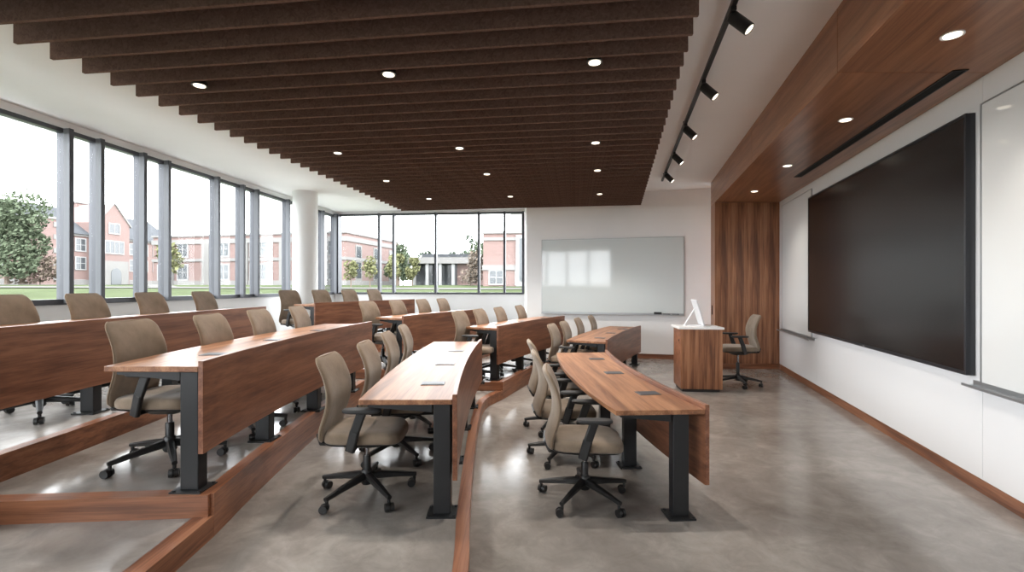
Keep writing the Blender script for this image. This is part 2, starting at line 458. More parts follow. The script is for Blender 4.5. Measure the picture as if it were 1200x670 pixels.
# end panel (vertical grain) built of full-height boards, and jamb beneath the fascia
def vert(name, pts, z0, z1, ang):
    bm = bmesh.new(); M = frame(pts[0][0], pts[0][1], ang)
    prism(bm, pts, z0, z1); return mk(name, bm, W_VER, M=M, kind='structure')
xa, xb = XF(YE), XR(YE)
nb = 4
for i in range(nb):
    u0 = xa + 0.02 + (xb - xa - 0.02) * i / nb + 0.0015; u1 = xa + 0.02 + (xb - xa - 0.02) * (i + 1) / nb - 0.0015
    vert('trim_%d' % (50 + i), [(u0, YE), (u1, YE), (u1, YE + 0.05), (u0, YE + 0.05)], 0.10, ZS, 0.0)
bm = bmesh.new(); box(bm, (xa + 0.03, YE - 0.006, 0), (xb, YE + 0.05, 0.098)); mk('baseboard_end', bm, W_RIS, kind='structure')
vert('trim_56', [(XF(YE), YE), (XF(YE) + 0.03, YE), (XF(9.5) + 0.03, 9.5), (XF(9.5), 9.5)], 0.0, ZS, 0.0)
bm = bmesh.new(); box(bm, (-0.008, -0.006, 1.02), (0.004, 0.006, 1.20), frame(XF(9.3) - 0.004, 9.3, AF - PI / 2))
h = mk('door_pull', bm, SLOT); tag(h, 'slim dark vertical pull set in the walnut jamb behind the lectern', 'handle')
# linear slot diffuser
MS = frame(3.30, 3.49, math.atan2(6.89 - 3.49, 4.16 - 3.30))
Ls = math.hypot(6.89 - 3.49, 4.16 - 3.30)
dif = thing('slot_diffuser', 'long black linear air slot set in the walnut soffit above the screen', 'air vent', (3.30, 3.49, ZS), math.atan2(3.4, 0.86))
bm = bmesh.new(); box(bm, (0, -0.045, -0.004), (Ls, 0.045, 0.002)); mk('slot', bm, SLOT, dif)
bm = bmesh.new()
for s in (-1, 1): box(bm, (-0.01, s * 0.045 - 0.006, -0.008), (Ls + 0.01, s * 0.045 + 0.006, 0.0))
box(bm, (-0.01, -0.045, -0.008), (0.0, 0.045, 0.0)); box(bm, (Ls, -0.045, -0.008), (Ls + .01, 0.045, 0.0))
mk('flange', bm, TRACKM, dif)

# ------------------------------------------------------------------ teaching wall: panels, boards, screen
MR = frame(XR(0), 0, AR); kR = math.hypot(1, 0.278)
def on_right(name, y0, y1, z0, z1, t0, t1, mat, parent=None, bevel=0):
    """box on the teaching wall; depth t measured out of the wall (local +Y points into the room)"""
    bm = bmesh.new(); box(bm, (y0 * kR, t0, z0), (y1 * kR, t1, z1))
    o = mk(name, bm, mat, parent, bevel=bevel)
    if parent is None: o.matrix_world = MR
    return o
edges = [-3.9, -1.2, 0.9, 3.594, 7.03, 8.98]
for i, (a, b) in enumerate(zip(edges, edges[1:])):
    full = i == 3
    o = on_right('wall_panel_%d' % (i + 1), a + 0.002, b - 0.002, 0.108, ZS if full else 0.79, 0.0, 0.018, LAMI); o['kind'] = 'structure'
    if not full: o = on_right('wall_panel_%d' % (i + 11), a + (0.002 if i == 4 else 0), b - (0.0008 if i == 2 else 0), 0.794, ZS, 0.0, 0.0176, LAMI); o['kind'] = 'structure'

def glass_board(label, y0, y1, z0, z1, ty0, ty1):
    t = thing('glass_board', label, 'whiteboard', (XR(0), 0, 0), AR)
    on_right('glass_panel', y0 + 0.012, y1 - 0.012, z0, z1 - 0.012, 0.0185, 0.03, BOARDW, t)
    bm = bmesh.new()
    a, b = y0 * kR, y1 * kR
    box(bm, (a, 0.0, z0), (a + 0.012, 0.035, z1)); box(bm, (b - 0.012, 0.0, z0), (b, 0.035, z1)); box(bm, (a + 0.012, 0.0, z1 - 0.012), (b - 0.012, 0.035, z1))
    mk('edge_frame', bm, TRAYM, t)
    bm = bmesh.new(); a, b = ty0 * kR, ty1 * kR
    box(bm, (a, 0.019, z0 - 0.045), (b, 0.028, z0)); box(bm, (a, 0.028, z0 - 0.045), (b, 0.105, z0 - 0.037)); box(bm, (a, 0.097, z0 - 0.037), (b, 0.105, z0 - 0.025))
    mk('marker_tray', bm, TRAYM, t)
    return t
glass_board('tall narrow white glass board with aluminium tray, far side of the screen', 7.22, 8.78, 0.80, 3.07, 7.12, 8.85)
glass_board('large white glass board at the right edge, near side of the screen', 0.9, 3.594, 0.85, 2.965, 0.85, 3.68)

sc = thing('display_screen', 'huge black wall mounted flat display between two white glass boards', 'screen', (XR(0), 0, 0), AR)
SY0, SY1, SZ0, SZ1 = 3.667, 7.21, 0.885, 2.925
on_right('housing', SY0, SY1, SZ0, SZ1, 0.019, 0.075, BEZEL, sc, bevel=0.004)
on_right('screen_glass', SY0 + 0.022, SY1 - 0.022, SZ0 + 0.03, SZ1 - 0.022, 0.0755, 0.0785, SCREEN, sc)
bm = bmesh.new()
a, b = SY0 * kR, SY1 * kR
for lo, hi in (((a, .07, SZ0), (a + .02, .084, SZ1)), ((b - .02, .07, SZ0), (b, .084, SZ1)), ((a + .02, .07, SZ1 - .02), (b - .02, .084, SZ1)), ((a + .02, .07, SZ0), (b - .02, .084, SZ0 + .028))):
    box(bm, lo, hi)
mk('bezel', bm, BEZEL, sc)
bm = bmesh.new(); box(bm, (5.35 * kR, 0.084, SZ0 + 0.008), (5.40 * kR, 0.0855, SZ0 + 0.020)); mk('badge', bm, TRAYM, sc)

# whiteboard on the back wall
AW = math.atan2(-0.265, 1)
wb = thing('wall_whiteboard_glass', 'wide pale glass whiteboard with thin metal frame on the back wall', 'whiteboard', (0.69, YW(0.69), 0), AW)
WL = math.hypot(3.0, 3.0 * 0.265)
WL = 3.10
bm = bmesh.new(); box(bm, (0.012, -0.03, 0.99), (WL - 0.012, -0.006, 2.63)); mk('glass_panel', bm, BOARDG, wb)
bm = bmesh.new()
box(bm, (0, -0.034, 0.985), (0.012, 0, 2.642)); box(bm, (WL - 0.012, -0.034, 0.985), (WL, 0, 2.642)); box(bm, (0.012, -0.034, 2.63), (WL - 0.012, 0, 2.642))
mk('edge_frame', bm, TRAYM, wb)
bm = bmesh.new(); box(bm, (0, -0.034, 0.95), (WL, 0.0, 0.99)); box(bm, (0, -0.10, 0.95), (WL, -0.034, 0.958)); box(bm, (0, -0.10, 0.958), (WL, -0.094, 0.968))
mk('marker_tray', bm, TRAYM, wb)
def on_board(u, v, z): 
    p = Vector((0.69, YW(0.69), 0)) + Matrix.Rotation(AW, 3, 'Z') @ Vector((u, v, z)); return p
er = thing('board_eraser', 'small dark eraser lying on the tray of the back whiteboard', 'eraser', on_board(2.56, -0.065, 0.958), AW)
bm = bmesh.new(); box(bm, (-0.08, -0.026, 0.018), (0.08, 0.026, 0.06)); mk('grip', bm, BLACK, er, bevel=0.006)
bm = bmesh.new(); box(bm, (-0.08, -0.026, 0.0), (0.08, 0.026, 0.018)); mk('felt_pad', bm, PORT, er)
def marker(u, label):
    m = thing('marker_pen', label, 'marker', on_board(u, -0.06, 0.958 + 0.012), AW, 'marker pens on the whiteboard tray')
    bm = bmesh.new(); cyl(bm, (-0.07, 0, 0), (0.03, 0, 0), 0.011); mk('barrel', bm, PORT, m, smooth=True)
    bm = bmesh.new(); cyl(bm, (0.03, 0, 0), (0.075, 0, 0), 0.0125); mk('cap', bm, BLACK, m, smooth=True)
marker(2.74, 'dark marker pen on the whiteboard tray just right of the eraser')
marker(2.92, 'dark marker pen on the whiteboard tray near its right end')

# ------------------------------------------------------------------ ceiling baffles, downlights, track
ORD = ['nearest the camera', 'second', 'third', 'fourth', 'fifth', 'sixth', 'seventh', 'eighth', 'ninth', 'tenth', 'eleventh', 'twelfth', 'thirteenth', 'fourteenth', 'fifteenth',
       'sixteenth', 'seventeenth', 'eighteenth', 'nineteenth', 'twentieth', 'twenty-first', 'twenty-second', 'twenty-third', 'twenty-fourth', 'twenty-fifth',
       'twenty-sixth', 'twenty-seventh', 'twenty-eighth', 'twenty-ninth', 'thirtieth', 'thirty-first', 'thirty-second', 'thirty-third', 'thirty-fourth', 'thirty-fifth', 'thirty-sixth']
ZB = 3.30
ks = list(range(31, -5, -1))
def baffle_ends(k):
    t = k / 31
    return Vector((-3.5 + 0.96 * t, 3.6 + 7.25 * t)), Vector((1.19 + 1.55 * t, 3.02 + 7.03 * t))
for i, k in enumerate(ks):
    a, b = baffle_ends(k); d = b - a
    bm = bmesh.new(); box(bm, (0, -0.014, 0), (d.length, 0.014, 0.30))
    o = mk('ceiling_baffle', bm, FELT, bevel=0.003); o.matrix_world = frame(a.x, a.y, math.atan2(d.y, d.x), ZB)
    if i == 0: lab = 'dark brown felt ceiling baffle, farthest one, next to the whiteboard wall'
    else: lab = 'dark brown felt ceiling baffle, %s counted from the whiteboard wall' % ORD[i]
    tag(o, lab, 'ceiling baffle', 'felt baffles hung under the ceiling')

def spot(name, loc, energy, size=R(110), blend=0.6, rot=(0, 0, 0), radius=0.05, col=(1.0, 0.92, 0.83)):
    l = bpy.data.lights.new(name, 'SPOT'); l.energy = energy; l.spot_size = size; l.spot_blend = blend; l.shadow_soft_size = radius; l.color = col
    o = bpy.data.objects.new(name, l); C.objects.link(o); o.location = loc; o.rotation_euler = rot
    return o
E_DOWN, E_SOF, E_TRK = 72.0, 12.0, 22.0
def downlight(x, y, z, label, group, hang=0.0, e=E_DOWN):
    t = thing('ceiling_downlight', label, 'downlight', (x, y, z), 0, group)
    bm = bmesh.new()
    lathe(bm, [(0.050, 0.0), (0.062, -0.004), (0.062, 0.004), (0.055, 0.02), (0.055, 0.03 + hang)], 20)
    mk('trim_ring', bm, WPLAST if hang == 0 else TRACKM, t, smooth=True)
    bm = bmesh.new(); lathe(bm, [(0.046, -0.006), (0.046, -0.002)], 20); mk('lens', bm, LAMP, t)
    s = spot('downlight_lamp', (0, 0, -0.02), e); s.parent = t
DL = [[(-2.70, 4.20), (-1.01, 3.98), (0.64, 3.76)], [(-2.27, 6.27), (-0.66, 6.07), (1.01, 5.85)], [(-2.07, 7.71), (-0.39, 7.47), (1.28, 7.19)], [(-1.65, 9.43), (-0.03, 9.25), (1.65, 8.99)]]
rown = ['row nearest the camera', 'second row from the camera', 'third row from the camera', 'row nearest the whiteboard wall']
coln = ['left', 'middle', 'right']
for r_, row in enumerate(DL):
    for c_, (x, y) in enumerate(row):
        # centre the can in the gap between two baffles
        best = min((abs((baffle_ends(k)[0].y + baffle_ends(k + 1)[0].y) / 2 - (y + (x - baffle_ends(k)[0].x) * 0.13)), k) for k in range(-2, 31))[1]
        a0, b0 = baffle_ends(best); a1, b1 = baffle_ends(best + 1)
        f = (x - a0.x) / (b0.x - a0.x); yy = ((a0 + (b0 - a0) * f).y + (a1 + (b1 - a1) * f).y) / 2
        downlight(x, yy, ZB + 0.012, 'small downlight between brown baffles, %s one in the %s' % (coln[c_], rown[r_]), 'downlights between the baffles', 0.31)
for (x, y), lab in zip([(2.79, 3.0), (3.19, 4.53), (3.64, 6.26), (4.07, 7.95)], ['nearest the camera', 'second from the camera', 'third from the camera', 'farthest, by the end panel']):
    downlight(x, y, ZS - 0.002, 'round downlight in the walnut soffit, ' + lab, 'downlights in the walnut soffit', 0, E_SOF)

# track rail and heads
TA, TB = Vector((1.47, 2.9)), Vector((2.86, 9.02)); td = (TB - TA); TAng = math.atan2(td.y, td.x)
rail = thing('ceiling_track_rail', 'long black lighting track fixed under the ceiling beside the baffles', 'lighting track', (TA.x, TA.y, 3.57), TAng)
bm = bmesh.new(); box(bm, (0, -0.018, 0), (td.length, 0.018, 0.035)); mk('rail', bm, TRACKM, rail)
bm = bmesh.new()
for f in (0.05, 0.5, 0.95): cyl(bm, (td.length * f, 0, 0.035), (td.length * f, 0, ZC - 3.57), 0.012)
mk('stem', bm, TRACKM, rail)
for y, lab in zip([3.42, 4.62, 5.86, 7.08, 8.30], ['nearest the camera', 'second from the camera', 'middle of the five', 'fourth from the camera', 'farthest, nearest the whiteboard wall']):
    f = (y - TA.y) / td.y; p = TA + td * f
    t = thing('track_spotlight', 'black cylindrical spotlight on the ceiling track, ' + lab, 'spotlight', (p.x, p.y, 3.57), TAng - PI / 2, 'spotlights on the ceiling track')
    bm = bmesh.new(); box(bm, (-0.02, -0.06, -0.03), (0.02, 0.06, 0.0)); mk('adapter', bm, TRACKM, t, bevel=0.004)
    bm = bmesh.new(); cyl(bm, (0, 0, -0.03), (0, 0, -0.065), 0.012); cyl(bm, (-0.0, 0, -0.06), (0.03, 0, -0.075), 0.016); mk('pivot', bm, TRACKM, t, smooth=True)
    ax = Vector((0.62, -0.25, -0.75)).normalized(); c0 = Vector((0.0, 0.015, -0.035)); 
    q = ax.to_track_quat('Z', 'Y').to_matrix().to_4x4()
    bm = bmesh.new(); lathe(bm, [(0.036, 0.0), (0.044, 0.008), (0.044, 0.178), (0.039, 0.181), (0.037, 0.168)], 24, Matrix.Translation(c0) @ q); mk('barrel', bm, TRACKM, t, smooth=True)
    bm = bmesh.new(); lathe(bm, [(0.036, 0.171), (0.036, 0.174)], 20, Matrix.Translation(c0) @ q); mk('lens', bm, LAMP, t)
    s = spot('track_lamp', c0 + ax * 0.20, E_TRK, R(70), 0.7, ax.to_track_quat('-Z', 'Y').to_euler()); s.parent = t

# ------------------------------------------------------------------ lecture desks
def make_desk(label, P0, P1, level, depth=0.62, bulge=0.09, legs=(0.07, 0.98, 1.88, 2.72), cat='desk', ly=0.04):
    P0 = Vector(P0); P1 = Vector(P1); d = P1 - P0; Ln = d.length; ang = math.atan2(d.y, d.x)
    t = thing('lecture_desk', label, cat, (P0.x, P0.y, level), ang, 'curved walnut lecture desks')
    s = lambda x: bulge * 4 * max(0, x) * (Ln - x) / Ln ** 2
    nseg = 24
    xs_ = [Ln * i / nseg for i in range(nseg + 1)]
    ztop = 0.745
    # top
    bm = bmesh.new(); pts = [(x, s(x) + 0.032) for x in xs_] + [(x * (1.0) , 1.05 * s(x) + depth + 0.02) for x in reversed(xs_)]
    prism(bm, pts, ztop - 0.032, ztop); mk('tabletop', bm, W_TOP, t, bevel=0.003)
    # modesty panel
    bm = bmesh.new(); pts = [(x, s(x)) for x in xs_] + [(x, s(x) + 0.03) for x in reversed(xs_)]
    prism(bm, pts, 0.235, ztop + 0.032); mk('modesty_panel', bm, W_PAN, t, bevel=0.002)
    # rail under the top, following the curve, and cross brackets
    bm = bmesh.new(); xr = [0.1 + (Ln - 0.2) * i / 16 for i in range(17)]
    prism(bm, [(x, s(x) + ly + 0.03) for x in xr] + [(x, s(x) + ly + 0.08) for x in reversed(xr)], 0.655, 0.712); mk('support_rail', bm, LEGM, t)
    legs = [l for l in legs if l < Ln - 0.1] + ([] if Ln - legs[-1] < 0.45 else [Ln - 0.12])
    for lx in legs:
        y0 = s(lx) + ly
        bm = bmesh.new(); box(bm, (lx - 0.042, y0, 0.012), (lx + 0.042, y0 + 0.11, 0.712))
        lg = mk('leg', bm, LEGM, t, bevel=0.006)
        bm = bmesh.new(); box(bm, (lx - 0.08, y0 - 0.035, 0.0), (lx + 0.08, y0 + 0.15, 0.013))
        for sx in (-1, 1):
            for yy in (y0 - 0.022, y0 + 0.132): cyl(bm, (lx + sx * 0.065, yy, 0.012), (lx + sx * 0.065, yy, 0.02), 0.010, seg=8)
        mk('base_plate', bm, LEGM, lg)
        bm = bmesh.new()
        V = [(lx - 0.03, y0 + 0.12), (lx + 0.03, y0 + 0.12), (lx + 0.03, depth - 0.03 + s(lx)), (lx - 0.03, depth - 0.03 + s(lx))]
        a = [bm.verts.new((x, y, 0.712)) for x, y in V]; b = [bm.verts.new((x, y, z)) for (x, y), z in zip(V, (0.655, 0.655, 0.69, 0.69))]
        bm.faces.new(a); bm.faces.new(b[::-1])
        for i in range(4): bm.faces.new((a[i], a[(i + 1) % 4], b[(i + 1) % 4], b[i]))
        mk('bracket', bm, LEGM, lg)
    for px in (0.50, 1.37, 2.24):
        if px > Ln - 0.15: continue
        yc = s(px) + 0.20; sl = math.atan2(s(px + .01) - s(px - .01), .02)
        bm = bmesh.new(); box(bm, (-0.062, -0.085, ztop - 0.004), (0.062, 0.085, ztop + 0.004), frame(px, yc, sl)); pm = mk('power_module', bm, PORT, t, bevel=0.002)
        bm = bmesh.new(); box(bm, (-0.046, -0.072, ztop + 0.003), (0.046, 0.072, ztop + 0.0055), frame(px, yc, sl)); mk('port_lid', bm, ALUD, pm)
    return t
make_desk('low curved walnut desk on the main floor in the right foreground', (1.335, 3.20), (1.20, 5.97), 0.0, ly=0.12)
make_desk('curved walnut desk in the centre foreground on the first raised tier', (-0.345, 2.98), (-0.385, 6.10), LV['A'], depth=0.60, bulge=0.05)
make_desk('long curved walnut desk with tall reddish front in the left foreground', (-1.80, 2.76), (-1.735, 5.88), LV['C'], depth=0.57, bulge=0.09)
make_desk('back row walnut desk cut off by the left edge, below the window wall', (-3.36, 2.95), (-3.30, 6.36), LV['D'], depth=0.58, bulge=0.07)
make_desk('far walnut desk on the main floor closest to the whiteboard', (1.42, 7.05), (2.62, 9.62), 0.0, depth=0.62, bulge=0.07)
make_desk('far walnut desk on the lower tier just behind the desk by the whiteboard', (-0.19, 6.66), (1.0, 8.98), LV['F2'], depth=0.52, bulge=0.06)
make_desk('far walnut desk one tier below the back row, right of the column', (-1.58, 6.90), (-0.57, 9.05), LV['C'], depth=0.50, bulge=0.06)
make_desk('farthest walnut desk on the top tier beside the white round column', (-3.2, 7.7), (-2.03, 9.89), LV['D'], depth=0.50, bulge=0.05)

# ------------------------------------------------------------------ task chair
def super_ring(cx, cy, hw, hd, z, n=28, e=4.0, tilt=None):
    out = []
    for i in range(n):
        a = 2 * PI * i / n; c, s_ = math.cos(a), math.sin(a)
        x = cx + hd * math.copysign(abs(c) ** (2 / e), c); y = cy + hw * math.copysign(abs(s_) ** (2 / e), s_)
        out.append((x, y, z if tilt is None else z + tilt(x, y)))
    return out

def interp(tab, v):
    for (a, x), (b, y) in zip(tab, tab[1:]):
        if v <= b:
            t = (v - a) / (b - a); t = t * t * (3 - 2 * t) if False else t
            return x + (y - x) * t
    return tab[-1][1]
BX = [(0.405, -0.262), (0.45, -0.272), (0.50, -0.268), (0.56, -0.248), (0.62, -0.228), (0.68, -0.217), (0.74, -0.216), (0.80, -0.225), (0.86, -0.245), (0.92, -0.272), (0.985, -0.305)]
def back_x(z):   # smooth the table
    return sum(interp(BX, z + dz) for dz in (-0.025, 0, 0.025)) / 3

def back_w(z):
    w = interp([(0.40, 0.205), (0.50, 0.215), (0.62, 0.222), (0.75, 0.228), (0.98, 0.212)], z)
    r = 0.065
    if z > 0.98 - r: w = w - r + math.sqrt(max(0, r * r - (z - (0.98 - r)) ** 2)) * 1.0
    if z < 0.42 + 0.03:
        w = w - 0.03 + math.sqrt(max(0, 0.03 ** 2 - (0.45 - z) ** 2))
    return w

def make_chair(gas=0.0, label='', group=None):
    t = thing('task_chair', label, 'office chair', (0, 0, 0), 0, group)
    g = gas
    # --- five star base
    bm = bmesh.new(); lathe(bm, [(0.034, 0.075), (0.042, 0.09), (0.042, 0.15), (0.034, 0.175), (0.03, 0.18)], 18)
    base = mk('star_base', bm, BLACK, t, smooth=True)
    for i in range(5):
        a = 2 * PI * i / 5 + R(22); c, s_ = math.cos(a), math.sin(a)
        bm = bmesh.new(); beam(bm, (0.025 * c, 0.025 * s_, 0.135), (0.21 * c, 0.21 * s_, 0.11), 0.052, 0.055, 0.042, 0.036); beam(bm, (0.208 * c, 0.208 * s_, 0.1103), (0.345 * c, 0.345 * s_, 0.088), 0.042, 0.036, 0.030, 0.026)
        mk('leg', bm, BLACK, base)
        cm = bmesh.new(); px, py = 0.332 * c, 0.332 * s_
        cyl(cm, (px, py, 0.05), (px, py, 0.085), 0.011, seg=8)
        ca = a + R(70 + 47 * i); dx, dy = math.cos(ca), math.sin(ca)
        off = Vector((-dy, dx, 0)) * 0.018
        ctr = Vector((px, py, 0.0295)) + off
        ax = Vector((dx, dy, 0))
        for sgn in (-1, 1):
            cyl(cm, ctr + ax * (0.006 * sgn), ctr + ax * (0.028 * sgn), 0.0295, 0.0265, seg=14)
        cyl(cm, ctr - ax * 0.006, ctr + ax * 0.006, 0.020, seg=10)
        mk('caster', cm, BLACK, base, smooth=True)
    # --- gas column
    bm = bmesh.new(); lathe(bm, [(0.027, 0.10), (0.027, 0.27 + g * 0.6), (0.024, 0.275 + g * 0.6)], 16); col = mk('gas_column', bm, BLACK, t, smooth=True)
    bm = bmesh.new(); lathe(bm, [(0.016, 0.26 + g * 0.6), (0.016, 0.36 + g)], 12); mk('piston', bm, CHROME, col, smooth=True)
    # --- mechanism + seat shell
    bm = bmesh.new()
    rings(bm, [super_ring(-0.01, 0, 0.07, 0.10, 0.345 + g, 16, 4), super_ring(0.0, 0, 0.11, 0.16, 0.375 + g, 16, 4), super_ring(0.01, 0, 0.15, 0.19, 0.395 + g, 16, 4)])
    mk('tilt_mechanism', bm, BLACK, t, smooth=True)
    sag = lambda x, y: -0.55 * max(0, x - 0.12) ** 2 * 1.3 + 0.06 * (y ** 2) 
    bm = bmesh.new()
    rings(bm, [super_ring(0.005, 0, 0.17, 0.18, 0.385 + g, 28, 4), super_ring(0.0, 0, 0.225, 0.245, 0.402 + g, 28, 4.5, sag), super_ring(0.0, 0, 0.232, 0.255, 0.414 + g, 28, 4.5, sag)])
    mk('seat_shell', bm, BLACK, t, smooth=True)
    bm = bmesh.new()
    cs = []
    for z, k in ((0.415, 0.972), (0.422, 0.995), (0.435, 1.0), (0.455, 1.0), (0.468, 0.985), (0.478, 0.955), (0.484, 0.90), (0.486, 0.72), (0.482, 0.4), (0.480, 0.1)):
        cs.append(super_ring(0.008, 0, 0.238 * k, 0.262 * k, z + g, 36, 4.2, sag))
    rings(bm, cs)
    mk('seat', bm, FAB, t, smooth='all')
    # --- backrest
    bm = bmesh.new()
    zs = [0.42, 0.424, 0.432, 0.445, 0.47, 0.50, 0.54, 0.58, 0.62, 0.66, 0.70, 0.74, 0.78, 0.82, 0.86, 0.90, 0.925, 0.945, 0.96, 0.97, 0.976, 0.98]
    cs = []; n = 32; left = []; right = []
    for z in zs:
        w = back_w(z); x0 = back_x(z)
        k = 1.0
        if z > 0.94: k = math.sqrt(max(0.03, 1 - ((z - 0.94) / 0.0405) ** 2))
        if z < 0.445: k = math.sqrt(max(0.05, 1 - ((0.445 - z) / 0.0255) ** 2))
        th = 0.027 * k
        ring = []
        for i in range(n):
            a = 2 * PI * i / n; c, s_ = math.cos(a), math.sin(a)
            y = w * math.copysign(abs(s_) ** 0.55, s_); x = th * math.copysign(abs(c) ** 0.7, c)
            ring.append((x0 + x + 0.55 * y * y, y, z + g))
        cs.append(ring)
        if 0.445 <= z <= 0.9761: left.append((x0 + 0.55 * w * w - 0.004, -w - 0.0015, z + g)); right.append((x0 + 0.55 * w * w - 0.004, w + 0.0015, z + g))
    rings(bm, cs)
    bk = mk('backrest', bm, FAB, t, smooth='all')
    bm = bmesh.new()
    pth = left + right[::-1]
    rr = []
    for i, p in enumerate(pth):
        p = Vector(p); q = Vector(pth[min(i + 1, len(pth) - 1)]) - Vector(pth[max(i - 1, 0)]); q.normalize()
        u = Vector((1, 0, 0)); u = (u - q * u.dot(q)).normalized(); v = q.cross(u)
        rr.append([p + (u * math.cos(2 * PI * j / 6) + v * math.sin(2 * PI * j / 6)) * 0.0055 for j in range(6)])
    rings(bm, rr); mk('piping', bm, PIPE, bk, smooth=True)
    # bracket joining the back to the seat shell
    bm = bmesh.new(); beam(bm, (-0.10, 0, 0.392 + g), (-0.265, 0, 0.408 + g), 0.30, 0.022, 0.34, 0.026); beam(bm, (-0.262, 0, 0.405 + g), (-0.300, 0, 0.46 + g), 0.34, 0.02, 0.26, 0.014)
    mk('back_bracket', bm, BLACK, t)
    # --- arms
    for sgn in (-1, 1):
        y = sgn * 0.272
        bm = bmesh.new()
        beam(bm, (-0.03, sgn * 0.10, 0.393 + g), (-0.03, sgn * 0.255, 0.397 + g), 0.06, 0.018)
        beam(bm, (-0.035, sgn * 0.262, 0.387 + g), (-0.035 + 0.035, y, 0.52 + g), 0.032, 0.066)
        beam(bm, (-0.035 + 0.033, y, 0.512 + g), (0.045, y, 0.645 + g), 0.030, 0.060)
        ar = mk('armrest', bm, BLACK, t, bevel=0.004)
        bm = bmesh.new()
        rings(bm, [super_ring(0.045, y, 0.034, 0.105, 0.640 + g, 24, 3), super_ring(0.045, y, 0.044, 0.122, 0.648 + g, 24, 3.2), super_ring(0.045, y, 0.045, 0.125, 0.660 + g, 24, 3.2), super_ring(0.045, y, 0.040, 0.118, 0.667 + g, 24, 3.2)])
        mk('arm_pad', bm, ARMG, ar, smooth=True)
    return t

def dup(root, loc, rz, label, group):
    r = root.copy(); C.objects.link(r); r.location = loc; r.rotation_euler = (0, 0, rz); r['label'] = label; r['group'] = group
    def rec(src, dst):
        for ch in list(src.children):
            c = ch.copy(); C.objects.link(c); c.parent = dst; rec(ch, c)
    rec(root, r)
    return r

def rowpts(backs, ang):
    f = Vector((math.cos(ang), math.sin(ang))) * 0.285
    return [((Vector(b) + f).x, (Vector(b) + f).y) for b in backs]
AFAR = -R(25.5)
rows = [
 ([(0.54, 3.52), (0.49, 4.38), (0.48, 5.25)], 0.0, [R(-4), R(2), R(3)], 'low desk in the right foreground', 'front'),
 ([(-1.02, 3.33), (-1.00, 4.10), (-1.04, 4.96), (-1.08, 5.86)], LV['A'], [R(1), R(2), R(2), R(2)], 'centre foreground desk', 'c'),
 ([(-2.37, 3.28), (-2.27, 3.98), (-2.30, 4.80), (-2.26, 5.58)], LV['C'], [R(0), R(3), R(3), R(3)], 'left foreground desk', 'l'),
 ([(-3.83, 3.84), (-3.80, 4.52), (-3.78, 5.29), (-3.74, 6.13)], LV['D'], [R(5), R(5), R(4), R(3)], 'back row desk at the left edge', 'b'),
 (rowpts([(0.62, 7.52), (0.87, 8.09), (1.22, 8.92), (1.60, 9.69)], AFAR), 0.0, [AFAR + R(4)] * 4, 'far desk nearest the whiteboard', 'f1'),
 (rowpts([(-0.78, 6.90), (-0.525, 7.46), (-0.234, 8.09), (0.127, 8.87)], AFAR), LV['F2'], [AFAR + R(6)] * 4, 'second desk out from the whiteboard', 'f2'),
 (rowpts([(-2.20, 7.25), (-1.91, 7.85), (-1.61, 8.48), (-1.34, 9.06)], AFAR), LV['C'], [AFAR + R(9)] * 4, 'far desk one tier below top', 'f3'),
 (rowpts([(-3.85, 8.19), (-3.54, 8.77), (-3.22, 9.36), (-2.91, 9.96)], AFAR - R(2)), LV['D'], [AFAR + R(7)] * 4, 'top desk by the column', 'f4'),
]
ordn = {3: ['nearest the camera', 'middle of three', 'farthest of three'], 4: ['nearest the camera', 'second from the camera', 'third from the camera', 'farthest from the camera']}
proto = None
for pts, z, angs, desc, key in rows:
    for i, ((x, y), a) in enumerate(zip(pts, angs)):
        lab = 'taupe task chair at the %s, %s' % (desc, ordn[len(pts)][i])
        grp = 'taupe task chairs at the lecture desks'
        if proto is None:
            proto = make_chair(0.0, lab, grp); proto.location = (x, y, z); proto.rotation_euler = (0, 0, a)
        else:
            dup(proto, (x, y, z), a, lab, grp)
ic = make_chair(0.145, 'taupe task chair raised high beside the white topped lectern', None)
ic.location = (3.60, 7.55, 0); ic.rotation_euler = (0, 0, R(170))

# ------------------------------------------------------------------ lectern with monitor
LX, LY, LA = 2.52, 7.07, -R(6)
lec = thing('lectern', 'walnut lectern cabinet with white stone top near the end panel', 'lectern', (LX, LY, 0), LA)
W_, D_ = 0.60, 0.46
bm = bmesh.new(); box(bm, (0.012, 0.02, 0.045), (W_ - 0.012, D_, 0.935)); mk('body', bm, W_VER, lec)
bm = bmesh.new(); box(bm, (0.0, 0.0, 0.045), (W_, 0.019, 0.935)); mk('front_panel', bm, W_VER, lec, bevel=0.002)
bm = bmesh.new(); box(bm, (0.03, 0.03, 0.0), (W_ - 0.03, D_ - 0.03, 0.045)); mk('plinth', bm, BLACK, lec)
bm = bmesh.new(); box(bm, (0.0, 0.022, 0.05), (0.012, D_ - 0.004, 0.93)); sd = mk('side_door', bm, W_RIS, lec, bevel=0.002)
bm = bmesh.new(); cyl(bm, (-0.006, 0.12, 0.76), (0.004, 0.12, 0.76), 0.016); mk('lock', bm, BRASS, sd, smooth=True)
bm = bmesh.new(); box(bm, (-0.03, -0.02, 0.935), (W_ + 0.02, D_ + 0.03, 0.966)); mk('countertop', bm, QUARTZ, lec, bevel=0.003)
bm = bmesh.new(); box(bm, (W_ - 0.013, 0.12, 0.885), (W_ + 0.012, 0.32, 0.905)); mk('pull', bm, BLACK, lec)
def on_lec(u, v, z=0.966):
    p = Matrix.Rotation(LA, 3, 'Z') @ Vector((u, v, 0)); return (LX + p.x, LY + p.y, z)
mon = thing('desktop_monitor', 'slim white monitor seen edge on, leaning on an angled stand on the lectern', 'monitor', on_lec(0.27, 0.26), R(-12))
tl = Matrix.Translation((0.10, 0, 0.02)) @ Matrix.Rotation(R(-16), 4, 'Y')
